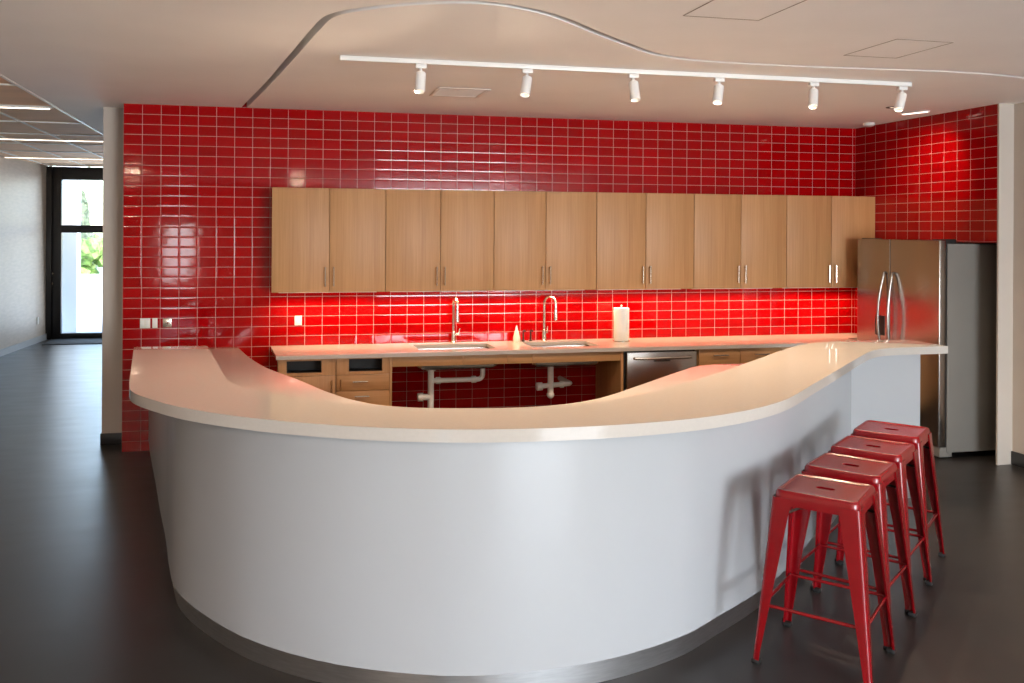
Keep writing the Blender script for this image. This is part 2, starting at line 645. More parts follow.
# ---- outside
bm = bmesh.new()
box(bm, -30, 30, YF + 0.12, 60, -0.25, -0.05)
struct(obj('ground', bm, 'concrete', smooth=False))
tag(boxo('garden_wall', (-12, 8, 15.0, 15.25, -0.05, 0.78), 'render', bev=0.01), 'low white wall outside beyond the glazing', 'wall')
tag(boxo('porch_pillar', (-2.62, -2.26, 9.6, 9.95, -0.05, 3.4), 'render', bev=0.01), 'white pillar just outside the glazing', 'pillar')


def blob(bm, c, r, sub=3, amp=0.25, sz=1.0):
    t = bmesh.new()
    bmesh.ops.create_icosphere(t, subdivisions=sub, radius=1)
    for v in t.verts:
        k = 1 + amp * (random.random() - 0.5) * 2
        v.co = Vector((c[0] + v.co.x * r * k, c[1] + v.co.y * r * k, c[2] + v.co.z * r * k * sz))
    merge(bm, t)


def shrub(x, y, h, label):
    e = empty('shrub', (x, y, -0.05))
    bm = bmesh.new()
    for i in range(26):
        a = random.uniform(0, 2 * PI)
        rr = random.uniform(0, 0.40)
        blob(bm, (rr * math.cos(a), rr * math.sin(a), random.uniform(0.35, h - 0.25)), random.uniform(0.18, 0.27), 2, 0.5)
    obj('foliage', bm, 'leaf', e, smooth=False)
    bm = bmesh.new()
    tube(bm, [(0, 0, 0), (0.03, 0, 0.5)], [0.05, 0.03], 8)
    obj('stem', bm, 'bark', e)
    return tag(e, label, 'shrub', 'shrubs behind the low outdoor wall')


for x, hh, lab in [(-4.7, 1.75, 'green shrub behind the low outdoor wall, leftmost of the three'), (-3.35, 1.8, 'green shrub behind the low outdoor wall, middle one of the three'),
                   (-2.0, 1.7, 'green shrub behind the low outdoor wall, rightmost of the three')]:
    shrub(x, 16.2, hh, lab)
e = empty('cypress_tree', (-4.42, 21, -0.05))
bm = bmesh.new()
for i in range(60):
    z = random.uniform(0.5, 3.0)
    r = 0.36 * (1 - z / 3.3) ** 0.7
    a = random.uniform(0, 2 * PI)
    blob(bm, (r * 0.5 * math.cos(a), r * 0.5 * math.sin(a), z), r * 0.7 + 0.06, 2, 0.45, 1.7)
obj('foliage', bm, 'cypress', e, smooth=False)
bm = bmesh.new()
tube(bm, [(0, 0, 0), (0, 0, 1.2)], [0.12, 0.09], 10)
obj('trunk', bm, 'bark', e)
tag(e, 'tall slim dark cypress seen through the upper glazing', 'tree')

# ------------------------------------------------------------------ the curved bar
raised_out = [(0.333, -1.703), (0.461, -2.723), (0.530, -3.256), (0.577, -3.447), (0.680, -3.640), (0.841, -3.868), (1.049, -4.075), (1.250, -4.225),
              (1.443, -4.340), (1.622, -4.425), (1.871, -4.510), (2.181, -4.563), (2.516, -4.573), (2.894, -4.530), (3.148, -4.455), (3.380, -4.345),
              (3.612, -4.185), (3.974, -3.846), (4.445, -3.402), (4.789, -3.076), (5.06, -2.825), (5.17, -2.735), (5.30, -2.665), (5.46, -2.637), (5.837, -2.637)]
raised_in = [(5.837, -2.245), (5.412, -2.236), (5.22, -2.245), (5.03, -2.29), (4.849, -2.390), (4.525, -2.653), (4.137, -3.001), (3.690, -3.392),
             (3.383, -3.640), (3.028, -3.915), (2.704, -4.085), (2.401, -4.143), (2.128, -4.130), (1.782, -4.040), (1.486, -3.855), (1.218, -3.565),
             (1.075, -3.370), (1.018, -3.245), (0.988, -3.07), (0.804, -1.716)]
ro = spline(raised_out, n=6)
ri = spline(raised_in, n=6)
bm = bmesh.new()
prism(bm, ro + ri, 1.048, 1.10, bev=0.003, seg=2)
tag(obj('countertop', bm, 'quartz', angle=50), 'thick raised pale stone top curving round the white bar', 'countertop')

base_out = [(0.215, -0.004), (0.289, -0.50), (0.424, -1.31), (0.541, -2.03), (0.640, -2.61), (0.705, -3.05), (0.770, -3.36), (0.904, -3.645), (1.138, -3.985),
            (1.464, -4.265), (1.85, -4.448), (2.127, -4.500), (2.563, -4.478), (2.99, -4.343), (3.274, -4.173), (3.566, -3.985),
            (3.89, -3.735), (4.30, -3.345), (5.19, -2.48), (5.745, -2.48)]
bo = spline(base_out, sharp=(18,), n=6)
ysplit = [i for i, p in enumerate(bo) if p[1] > -1.52][-1] if True else 0
ysplit = max(i for i, p in enumerate(bo[:30]) if p[1] > -1.76)
bar = empty('bar_counter', (2.5, -3.2, 0))


def child_bm(bm):
    bmesh.ops.translate(bm, verts=bm.verts[:], vec=(-2.5, 3.2, 0))
    return bm


main = bo[ysplit:]
bm = bmesh.new()
prism(bm, main + offset(main, 0.12)[::-1], 0.10, 1.0475)
obj('front_panel', child_bm(bm), 'panel', bar, angle=30)
low = bo[:ysplit + 1]
bm = bmesh.new()
prism(bm, low + offset(low, 0.06)[::-1], 0.10, 0.829)
obj('end_panel', child_bm(bm), 'panel', bar, angle=30)
ki = offset(bo, 0.02)
ki[0] = (ki[0][0], -0.004)
bm = bmesh.new()
prism(bm, ki + offset(bo, 0.05)[::-1], 0.0, 0.0995)
obj('kick_plate', child_bm(bm), 'kick', bar, angle=30)

low_in = [(0.94, -0.003), (1.065, -0.722), (1.198, -1.269), (1.395, -1.80), (1.62, -2.45), (1.835, -2.80), (2.12, -2.955), (2.46, -3.03),
          (2.86, -3.00), (3.188, -2.843), (3.617, -2.458), (4.287, -1.837), (4.43, -1.745), (4.61, -1.697), (4.908, -1.695), (5.70, -1.695)]
li = spline(low_in, sharp=(13,), n=6)
# the work top runs from the bar wall to this inner edge
wall_in = offset(bo, 0.125)
cut = [p for p in wall_in if p[0] < 5.0]
lo_out = [(p[0], min(p[1], -0.003)) for p in cut]
lo_out = [(bo[i][0] + 0.002, bo[i][1]) for i in range(ysplit)] + cut[ysplit + 1:] + [(5.22, -2.352), (5.70, -2.352)]
bm = bmesh.new()
prism(bm, lo_out + li[::-1], 0.83, 0.87, bev=0.003, seg=2)
tag(obj('countertop', bm, 'quartz', angle=50), 'lower pale stone work top inside the curve of the bar', 'countertop')
bi = offset(li, -0.05)
bi[0] = (bi[0][0], -0.006)
bi[-1] = (5.66, bi[-1][1])
lo_b = offset(bo, 0.135)
lo_b = [p for p in lo_b if p[0] < 5.0]
lo_b[0] = (lo_b[0][0], -0.006)
bm = bmesh.new()
prism(bm, lo_b + [(5.20, -2.34), (5.66, -2.34)] + bi[::-1], 0.10, 0.828)
obj('cabinet_body', child_bm(bm), 'wood', bar, angle=30)
bi2 = offset(li, -0.11)
bi2[0] = (bi2[0][0], -0.006)
bi2[-1] = (5.62, bi2[-1][1])
bm = bmesh.new()
prism(bm, lo_b + [(5.20, -2.34), (5.62, -2.34)] + bi2[::-1], 0.0, 0.099)
obj('toe_kick', child_bm(bm), 'dark', bar, angle=30)
tag(bar, 'large curved white bar with a metal kick strip', 'bar counter')

# ------------------------------------------------------------------ back run: counter and cabinets
CT0, CT1 = 0.838, 0.870
FY = -0.62
sinks = [(2.46, 3.14), (3.47, 4.09)]
SY0, SY1 = -0.50, -0.13
CX1 = 6.665
bm = bmesh.new()
prism(bm, [(1.225, -0.003), (1.268, -0.655), (2.46, -0.655), (2.46, -0.003)], CT0, CT1)
for a, b_ in ((3.14, 3.47), (4.09, CX1)):
    prism(bm, [(a, -0.003), (a, -0.655), (b_, -0.655), (b_, -0.003)], CT0, CT1)
prism(bm, [(CX1, -0.003), (CX1, -0.38), (7.018, -0.38), (7.018, -0.003)], CT0, CT1)
for a, b_ in sinks:
    prism(bm, [(a, -0.003), (a, SY1), (b_, SY1), (b_, -0.003)], CT0, CT1)
    prism(bm, [(a, SY0), (a, -0.655), (b_, -0.655), (b_, SY0)], CT0, CT1)
bmesh.ops.remove_doubles(bm, verts=bm.verts[:], dist=0.0005)
tag(obj('countertop', bm, 'quartz', smooth=False), 'long pale stone counter along the red tiled back wall', 'countertop')


def handle_v(parent, x, y, z0, z1, mat='nickel'):
    bm = bmesh.new()
    tube(bm, [(x, y - 0.030, z0), (x, y - 0.030, z1)], 0.006, 8)
    for z in (z0 + 0.015, z1 - 0.015):
        tube(bm, [(x, y, z), (x, y - 0.030, z)], 0.005, 8)
    return obj('handle', bm, mat, parent)


def handle_h(parent, x0, x1, y, z, mat='nickel'):
    bm = bmesh.new()
    tube(bm, [(x0, y - 0.030, z), (x1, y - 0.030, z)], 0.006, 8)
    for x in (x0 + 0.015, x1 - 0.015):
        tube(bm, [(x, y, z), (x, y - 0.030, z)], 0.005, 8)
    return obj('handle', bm, mat, parent)


# upper cabinets, six pairs of doors
DW, UZ0, UZ1, UY = 0.4827, 1.3577, 2.2446, -0.3067
UX0 = W - 12 * DW
where = ['leftmost upper oak cabinet, at the free end of the row above the counter',
         'second upper oak cabinet from the left, above the left sink',
         'third upper oak cabinet from the left, above the right sink',
         'fourth upper oak cabinet from the left, just right of the paper towel roll',
         'fifth upper oak cabinet from the left, second from the refrigerator',
         'rightmost upper oak cabinet, tucked against the side wall by the refrigerator']
first = None
for i in range(6):
    x = UX0 + 2 * DW * i
    if first is None:
        e = empty('upper_cabinet', (x + DW, -0.003, UZ0))
        bm = bmesh.new()
        box(bm, -DW + 0.001, DW - 0.001, UY + 0.023, 0, 0, UZ1 - UZ0, bev=0.001)
        obj('body', bm, 'wood', e)
        for s in (-1, 1):
            bm = bmesh.new()
            xa, xb = (-DW + 0.0028, -0.0028) if s < 0 else (0.0028, DW - 0.0028)
            box(bm, xa, xb, UY + 0.003, UY + 0.0215, -0.001, UZ1 - UZ0, bev=0.001)
            d = obj('door', bm, 'wood', e)
            handle_v(d, s * 0.036, UY + 0.003, 0.05, 0.215)
        bm = bmesh.new()
        box(bm, -DW + 0.06, DW - 0.06, -0.16, -0.12, -0.014, -0.001, bev=0.002)
        obj('light_bar', bm, 'white', e)
        first = e
    else:
        e = dup(first)
        e.location.x = x + DW
    tag(e, where[i], 'cabinet', 'upper cabinets above the counter')
    lamp('under_cabinet_light', 'AREA', (x + DW, -0.17, UZ0 - 0.02), 5.3, (1.0, 0.64, 0.38), (x + DW, -0.11, 0), 2 * DW - 0.1, 0.03, spread=math.radians(145))

# base cabinet with waste openings
e = empty('base_cabinet', (1.51, -0.003, 0))
ox = 1.51


def part(name, x0, x1, y0, y1, z0, z1, mat, parent, bev=0.001):
    bm = bmesh.new()
    px = 0
    box(bm, x0 - parent_x, x1 - parent_x, y0 + 0.003, y1 + 0.003, z0, z1, bev=bev)
    return obj(name, bm, mat, parent)


parent_x = ox
bm = bmesh.new()
box(bm, 1.285 - ox, 1.7485 - ox, FY + 0.025, 0, 0.10, 0.70)
box(bm, 1.285 - ox, 1.7485 - ox, -0.32, 0, 0.70, 0.837)
box(bm, 1.285 - ox, 1.31 - ox, FY + 0.025, -0.30, 0.70, 0.837)
box(bm, 1.7285 - ox, 1.7485 - ox, FY + 0.025, -0.30, 0.70, 0.837)
obj('body', bm, 'wood', e)


def slot_front(x0, x1, ox, e, sx0, sx1, sz0, sz1):
    bm = bmesh.new()
    y0, y1 = FY + 0.003, FY + 0.023
    z0, z1 = 0.698, 0.836
    box(bm, x0 - ox, sx0 - ox, y0, y1, z0, z1)
    box(bm, sx1 - ox, x1 - ox, y0, y1, z0, z1)
    box(bm, sx0 - ox, sx1 - ox, y0, y1, z0, sz0)
    box(bm, sx0 - ox, sx1 - ox, y0, y1, sz1, z1)
    obj('slot_panel', bm, 'wood', e, smooth=False)
    bm = bmesh.new()
    box(bm, sx0 - ox - 0.01, sx1 - ox + 0.01, FY + 0.20, FY + 0.21, sz0 - 0.01, sz1 + 0.005)
    box(bm, sx0 - ox - 0.01, sx0 - ox - 0.005, FY + 0.024, FY + 0.20, sz0 - 0.01, sz1 + 0.005)
    box(bm, sx1 - ox + 0.005, sx1 - ox + 0.01, FY + 0.024, FY + 0.20, sz0 - 0.01, sz1 + 0.005)
    box(bm, sx0 - ox - 0.005, sx1 - ox + 0.005, FY + 0.024, FY + 0.20, sz0 - 0.01, sz0 - 0.005)
    obj('chute', bm, 'dark', e, smooth=False)


slot_front(1.287, 1.746, ox, e, 1.352, 1.632, 0.722, 0.820)
d = part('door', 1.287, 1.746, FY, FY + 0.02, 0.105, 0.694, 'wood', e)
handle_v(d, 1.712 - ox, FY + 0.003, 0.50, 0.66)
part('toe_kick', 1.30, 1.7485, FY + 0.08, FY + 0.09, 0.0, 0.10, 'dark', e)
part('end_panel', 1.283, 1.285, FY + 0.003, -0.003, 0.0, 0.836, 'wood', e, 0)
tag(e, 'low oak cabinet with a black slot opening, at the left end of the counter', 'cabinet')

ox = 1.975
e = empty('base_cabinet', (ox, -0.003, 0))
parent_x = ox
bm = bmesh.new()
box(bm, 1.7515 - ox, 2.205 - ox, FY + 0.025, 0, 0.10, 0.70)
box(bm, 1.7515 - ox, 2.205 - ox, -0.32, 0, 0.70, 0.837)
box(bm, 1.7515 - ox, 1.7715 - ox, FY + 0.025, -0.30, 0.70, 0.837)
box(bm, 2.185 - ox, 2.205 - ox, FY + 0.025, -0.30, 0.70, 0.837)
obj('body', bm, 'wood', e)
slot_front(1.7535, 2.19, ox, e, 1.855, 2.130, 0.722, 0.826)
d = part('drawer', 1.7535, 2.19, FY, FY + 0.02, 0.565, 0.694, 'woodh', e)
handle_h(d, 1.885 - ox, 2.01 - ox, FY + 0.003, 0.642)
handle_v(d, 1.785 - ox, FY + 0.003, 0.575, 0.665)
d = part('drawer', 1.7535, 2.19, FY, FY + 0.02, 0.335, 0.561, 'woodh', e)
handle_h(d, 1.90 - ox, 2.02 - ox, FY + 0.003, 0.52)
part('drawer', 1.7535, 2.19, FY, FY + 0.02, 0.105, 0.331, 'woodh', e)
part('side_panel', 2.192, 2.212, FY, -0.003, 0.0, 0.836, 'wood', e)
part('toe_kick', 1.7515, 2.19, FY + 0.08, FY + 0.09, 0.0, 0.10, 'dark', e)
tag(e, 'low oak cabinet with a black slot and drawers, left of the open sink space', 'cabinet')

# open sink section: apron, side panel, sinks
ox = 3.2
parent_x = ox
e = empty('sink_cabinet', (ox, -0.003, 0))
edges = [2.214, 2.815, 3.205, 3.43, 4.235]
for a, b_ in zip(edges, edges[1:]):
    part('apron_panel', a + 0.001, b_ - 0.001, FY, FY + 0.02, 0.752, 0.836, 'woodh', e)
part('side_panel', 4.237, 4.262, FY, -0.003, 0.0, 0.836, 'wood', e)
part('rail', 2.214, 4.236, -0.05, -0.03, 0.74, 0.836, 'wood', e)
tag(e, 'open knee space of oak apron panels and side panel below the two sinks', 'cabinet')

for i, (a, b_) in enumerate(sinks):
    cx = (a + b_) / 2
    e = empty('kitchen_sink', (cx, (SY0 + SY1) / 2, 0.69))
    bm = bmesh.new()
    hx, hy = (b_ - a) / 2 + 0.012, (SY1 - SY0) / 2 + 0.012
    # bowl: outer shell and inner shell joined at the rim
    t = bmesh.new()

    def ring(hx, hy, z, r):
        out = []
        for sx, sy, a0 in ((1, 1, 0), (-1, 1, 90), (-1, -1, 180), (1, -1, 270)):
            for k in range(5):
                an = math.radians(a0 + k * 22.5)
                out.append(bm.verts.new((sx * (hx - r) + r * math.cos(an), sy * (hy - r) + r * math.sin(an), z)))
        return out
    rs = [ring(hx - 0.03, hy - 0.03, 0.005, 0.03), ring(hx - 0.005, hy - 0.005, 0.025, 0.04), ring(hx, hy, 0.142, 0.04), ring(hx - 0.003, hy - 0.003, 0.142, 0.04),
          ring(hx - 0.015, hy - 0.015, 0.05, 0.04), ring(hx - 0.06, hy - 0.06, 0.031, 0.03)]
    for p, q in zip(rs, rs[1:]):
        for k in range(len(p)):
            bm.faces.new((p[k], p[(k + 1) % len(p)], q[(k + 1) % len(p)], q[k]))
    bm.faces.new(rs[0][::-1])
    bm.faces.new(rs[-1])
    obj('bowl', bm, 'steel', e, angle=50)
    bm = bmesh.new()
    lathe(bm, [(0, 0.033), (0.03, 0.034), (0.042, 0.036), (0.042, 0.031)], seg=20)
    obj('drain', bm, 'chrome', e)
    tag(e, ['undermount steel sink below the left faucet', 'undermount steel sink below the right faucet'][i], 'sink')


def faucet(x, y, ang, label):
    e = empty('kitchen_faucet', (x, y, 0.87), ang)
    bm = bmesh.new()
    lathe(bm, [(0, 0), (0.027, 0), (0.027, 0.008), (0.021, 0.014), (0.019, 0.10), (0.014, 0.105), (0, 0.106)], seg=20)
    obj('base', bm, 'nickel', e)
    bm = bmesh.new()
    pts = [(0, 0, 0.10), (0, 0, 0.35)]
    for k in range(1, 11):
        a = PI * k / 10
        pts.append((0, -0.062 + 0.062 * math.cos(a), 0.35 + 0.062 * math.sin(a)))
    pts.append((0, -0.124, 0.30))
    tube(bm, pts, 0.0125, 14)
    sp = obj('spout', bm, 'nickel', e)
    bm = bmesh.new()
    tube(bm, [(0, -0.124, 0.30), (0, -0.124, 0.25), (0, -0.124, 0.20)], [0.015, 0.018, 0.019], 14)
    obj('spray_head', bm, 'nickel', e)
    bm = bmesh.new()
    tube(bm, [(0.015, 0, 0.075), (0.05, 0, 0.075)], 0.011, 12)
    tube(bm, [(0.048, 0, 0.072), (0.062, 0, 0.13)], [0.007, 0.005], 10)
    obj('lever', bm, 'nickel', e)
    return tag(e, label, 'faucet')


faucet(2.845, -0.065, math.radians(4), 'tall gooseneck faucet behind the left sink')
faucet(3.705, -0.065, math.radians(40), 'tall gooseneck faucet behind the right sink, beside the spray bottle')

# soap pumps between bottle and right faucet
for k, (x, lab) in enumerate([(3.505, 'slim dark soap pump nearest the spray bottle'), (3.575, 'slim dark soap pump nearest the right faucet')]):
    e = empty('soap_dispenser', (x, -0.065, 0.87))
    bm = bmesh.new()
    lathe(bm, [(0, 0), (0.017, 0), (0.017, 0.01), (0.008, 0.016), (0.007, 0.09), (0, 0.09)], seg=14)
    obj('stem', bm, 'bronze', e)
    bm = bmesh.new()
    tube(bm, [(0, 0.008, 0.095), (0, -0.05, 0.105), (0, -0.065, 0.095)], 0.006, 10)
    obj('nozzle', bm, 'bronze', e)
    tag(e, lab, 'soap dispenser')
e = empty('spray_bottle', (3.43, -0.10, 0.87))
bm = bmesh.new()
lathe(bm, [(0, 0), (0.030, 0), (0.034, 0.008), (0.033, 0.04), (0.018, 0.10), (0.010, 0.115), (0, 0.116)], seg=24)
obj('bottle', bm, 'cloudy', e)
bm = bmesh.new()
lathe(bm, [(0.0, 0.112), (0.010, 0.112), (0.010, 0.125), (0.004, 0.150), (0, 0.151)], seg=16)
obj('cap', bm, 'white', e)
tag(e, 'small pale cone-shaped bottle between the two sinks', 'bottle')

e = empty('paper_towel_holder', (4.405, -0.22, 0.87))
bm = bmesh.new()
lathe(bm, [(0, 0), (0.078, 0), (0.078, 0.006), (0.01, 0.008), (0.006, 0.32), (0.011, 0.330), (0.007, 0.340), (0, 0.341)], seg=28)
obj('stand', bm, 'nickel', e)
tag(e, 'upright metal towel holder standing on the counter', 'towel holder')
e2 = empty('paper_towel_roll', (4.405, -0.22, 0.879))
bm = bmesh.new()
lathe(bm, [(0.02, 0), (0.069, 0), (0.071, 0.003), (0.071, 0.297), (0.069, 0.30), (0.02, 0.30), (0.02, 0)], seg=36)
obj('paper', bm, 'paper', e2)
tag(e2, 'full white roll of paper towels on the holder', 'paper towel')


# drain pipes
def elbow(a, c, b_, r=0.05, n=6):
    a, b_, c = Vector(a), Vector(b_), Vector(c)
    p, q = c + (a - c).normalized() * r, c + (b_ - c).normalized() * r
    return [p.lerp(c, t).lerp(c.lerp(q, t), t) for t in [k / n for k in range(n + 1)]]


DY = -0.315
e = empty('drain_pipe', (2.595, DY, 0.20))


def T(p):
    return (p[0] - 2.595, p[1] - DY, p[2] - 0.20)


bm = bmesh.new()
tube(bm, [T((2.595, DY, z)) for z in (0.692, 0.30)], 0.027, 16)
lathe(bm, [(0, 0.465), (0.042, 0.465), (0.042, 0.48), (0.03, 0.488), (0, 0.490)], seg=18)
tube(bm, [T((2.595, DY, 0.30)), T((2.595, DY, 0.24)), T((2.595, DY + 0.08, 0.21)), T((2.595, -0.005, 0.21))], 0.027, 16)
obj('stack', bm, 'pvc', e)
bm = bmesh.new()
pth = [T((2.60, DY, 0.575))] + [T(p) for p in elbow((2.6, DY, 0.575), (3.06, DY, 0.575), (3.06, DY, 0.69))] + [T((3.06, DY, 0.692))]
tube(bm, pth, 0.022, 14)
for x in (2.66, 2.98):
    tube(bm, [T((x - 0.02, DY, 0.575)), T((x + 0.02, DY, 0.575))], 0.030, 14)
obj('waste_arm', bm, 'pvc', e)
bm = bmesh.new()
tube(bm, [T((2.595, DY, 0.435)), T((2.52, DY, 0.435))], 0.026, 14)
tube(bm, [T((2.525, DY, 0.435)), T((2.48, DY, 0.435))], 0.036, 14)
obj('cleanout', bm, 'pvc', e)
tag(e, 'white plastic drain pipes with a long level arm, under the left sink', 'pipe')
e = empty('drain_pipe', (3.69, DY, 0.38))


def T(p):
    return (p[0] - 3.69, p[1] - DY, p[2] - 0.38)


bm = bmesh.new()
tube(bm, [T((3.69, DY, z)) for z in (0.692, 0.60, 0.42)], 0.027, 16)
blob_c = T((3.69, DY, 0.415))
t = bmesh.new()
bmesh.ops.create_uvsphere(t, u_segments=16, v_segments=10, radius=0.034)
bmesh.ops.translate(t, verts=t.verts[:], vec=blob_c)
merge(bm, t)
tube(bm, [T((3.69, DY, 0.69)), T((3.69, DY, 0.675))], 0.042, 16)
obj('trap', bm, 'pvc', e)
bm = bmesh.new()
tube(bm, [T((3.60, DY, 0.495)), T((3.87, DY, 0.51))], 0.022, 14)
tube(bm, [T((3.78, DY, 0.503)), T((3.81, DY, 0.504))], 0.030, 14)
tube(bm, [T((3.56, DY, 0.492)), T((3.61, DY, 0.494))], 0.036, 14)
tube(bm, [T((3.86, DY, 0.51)), T((3.88, DY + 0.02, 0.51)), T((3.88, -0.005, 0.51))], 0.022, 14)
obj('waste_arm', bm, 'pvc', e)
tag(e, 'short white plastic trap with a side arm, under the right sink', 'pipe')

# dishwasher
ox = 4.625
e = empty('dishwasher', (ox, -0.003, 0))
parent_x = ox
part('tub', 4.285, 4.965, FY + 0.04, -0.03, 0.02, 0.832, 'dark', e)
d = part('door', 4.292, 4.958, FY - 0.012, FY + 0.03, 0.115, 0.822, 'steel', e, 0.006)
bm = bmesh.new()
pts = []
for k in range(13):
    t_ = k / 12
    x = -0.265 + 0.53 * t_
    pts.append((x, FY - 0.035 - 0.022 * math.sin(PI * t_), 0.775 - 0.004))
tube(bm, [(-0.265, FY - 0.008, 0.771)] + pts + [(0.265, FY - 0.008, 0.771)], 0.012, 12)
obj('handle', bm, 'nickel', d)
part('control_vent', 4.545, 4.70, FY - 0.0145, FY - 0.0125, 0.738, 0.746, 'dark', e, 0)
part('toe_kick', 4.30, 4.95, FY + 0.06, FY + 0.07, 0.0, 0.112, 'dark', e)
tag(e, 'stainless steel dishwasher under the counter, right of the sinks', 'dishwasher')

# drawer cabinets right of the dishwasher
for (xa, xb, lab) in [(4.985, 5.392, 'low oak drawer cabinet directly right of the dishwasher'),
                      (5.395, 5.802, 'low oak drawer cabinet, second to the right of the dishwasher'),
                      (5.805, 6.66, 'low oak cabinet half hidden behind the bar, nearest the refrigerator')]:
    ox = (xa + xb) / 2
    parent_x = ox
    e = empty('drawer_cabinet', (ox, -0.003, 0))
    part('body', xa, xb, FY + 0.025, -0.003, 0.10, 0.836, 'wood', e)
    zs = [0.836, 0.680, 0.39, 0.105]
    for z1, z0 in zip(zs, zs[1:]):
        d = part('drawer', xa + 0.0015, xb - 0.0015, FY, FY + 0.02, z0 + 0.002, z1 - 0.002, 'woodh', e)
        handle_h(d, -0.075, 0.075, FY + 0.003, z1 - 0.058)
    part('toe_kick', xa, xb, FY + 0.08, FY + 0.09, 0, 0.0995, 'dark', e)
    tag(e, lab, 'cabinet')

# ------------------------------------------------------------------ refrigerator
FX, FYN, FYF, FS = 6.672, -1.575, -0.512, -0.968
e = empty('refrigerator', (7.10, -1.005, 0))


def fpart(name, x0, x1, y0, y1, z0, z1, mat, parent, bev=0.004):
    bm = bmesh.new()
    box(bm, x0 - 7.10, x1 - 7.10, y0 + 1.005, y1 + 1.005, z0, z1, bev=bev, seg=3)
    return obj(name, bm, mat, parent)


fpart('body', FX + 0.085, 7.595, FYN + 0.004, FYF - 0.004, 0.05, 1.800, 'fridge_side', e)
fpart('gasket', FX + 0.067, FX + 0.085, FYN + 0.012, FYF - 0.012, 0.06, 1.80, 'dark', e, 0)
dn = fpart('door', FX, FX + 0.067, FYN, FS - 0.003, 0.10, 1.832, 'steel', e, 0.008)
df = fpart('door', FX, FX + 0.067, FS + 0.003, FYF, 0.10, 1.832, 'steel', e, 0.008)
for par, yy, s in ((dn, FS - 0.055, -1), (df, FS + 0.055, 1)):
    bm = bmesh.new()
    pts = []
    for k in range(17):
        t_ = k / 16
        z = 0.72 + 0.81 * t_
        q = math.sin(PI * t_)
        pts.append((FX - 0.018 - 0.055 * q - 7.10, yy + s * 0.012 * q + 1.005, z))
    tube(bm, [(FX + 0.002 - 7.10, yy + 1.005, 0.72)] + pts + [(FX + 0.002 - 7.10, yy + 1.005, 1.53)], 0.013, 12)
    obj('handle', bm, 'steel', par)
bm = bmesh.new()
box(bm, FX - 0.004 - 7.10, FX + 0.002 - 7.10, -0.905 + 1.005, -0.775 + 1.005, 0.955, 1.135, bev=0.002)
obj('water_dispenser', bm, 'dark', df)
fpart('hinge_cover', FX + 0.03, FX + 0.18, FYN + 0.02, FYN + 0.12, 1.800, 1.838, 'dark', e, 0.004)
fpart('hinge_cover', FX + 0.03, FX + 0.18, FYF - 0.12, FYF - 0.02, 1.800, 1.838, 'dark', e, 0.004)
fpart('toe_grille', FX + 0.02, FX + 0.14, FYN + 0.01, FYF - 0.01, 0.012, 0.095, 'fridge_side', e)
for yy in (FYN + 0.06, FYF - 0.06):
    for xx in (FX + 0.12, 7.5):
        fpart('foot', xx - 0.02, xx + 0.02, yy - 0.02, yy + 0.02, 0.0, 0.05, 'rubber', e)
tag(e, 'large stainless two-door refrigerator set into the side wall', 'refrigerator')


# ------------------------------------------------------------------ wall plates
def plate(x, z, w, label, clear=False):
    e = empty('outlet_plate', (x, -0.001, z))
    bm = bmesh.new()
    box(bm, -w / 2, w / 2, -0.006, 0, -0.042, 0.042, bev=0.002)
    obj('cover', bm, 'plastic', e)
    bm = bmesh.new()
    if w > 0.07:
        for s in (-1, 1):
            box(bm, s * 0.02 - 0.012, s * 0.02 + 0.012, -0.0085, -0.0062, -0.024, 0.024, bev=0.001)
    else:
        box(bm, -0.013, 0.013, -0.0085, -0.0062, -0.024, 0.024, bev=0.001)
    obj('rocker', bm, 'white', e)
    return tag(e, label, 'outlet')


plate(0.183, 1.087, 0.082, 'wide white switch plate at the left end of the red wall')
plate(0.262, 1.087, 0.042, 'narrow white switch plate right beside the wide one')
plate(1.462, 1.089, 0.062, 'small white outlet plate below the leftmost upper cabinet')
e = empty('wall_hook', (0.362, -0.001, 1.087))
bm = bmesh.new()
box(bm, -0.035, 0.035, -0.006, 0, -0.038, 0.038, bev=0.002)
obj('back_plate', bm, 'nickel', e)
bm = bmesh.new()
tube(bm, [(0, -0.005, 0), (0, -0.022, 0), (0.006, -0.026, 0)], [0.012, 0.012, 0.006], 12)
obj('knob', bm, 'chrome', e)
tag(e, 'small shiny metal plate on the red tiles right of the switches', 'wall plate')
e = empty('outlet_plate', (-2.535, 7.95, 0.36), PI / 2)
bm = bmesh.new()
box(bm, -0.04, 0.04, -0.006, 0, -0.06, 0.06, bev=0.002)
obj('cover', bm, 'plastic', e)
tag(e, 'small white outlet low on the grey passage wall', 'outlet')

# ------------------------------------------------------------------ ceiling items
e = empty('track_rail', (3.625, -2.51, H))
bm = bmesh.new()
box(bm, -1.99, 1.99, -0.018, 0.018, -0.030, -0.001, bev=0.003)
obj('rail', bm, 'white', e)
for s in (-1, 1):
    bm = bmesh.new()
    box(bm, s * 1.995 - 0.006, s * 1.995 + 0.006, -0.019, 0.019, -0.031, -0.001, bev=0.002)
    obj('end_cap', bm, 'white', e)
tag(e, 'long white lighting track on the ceiling above the bar', 'light track')

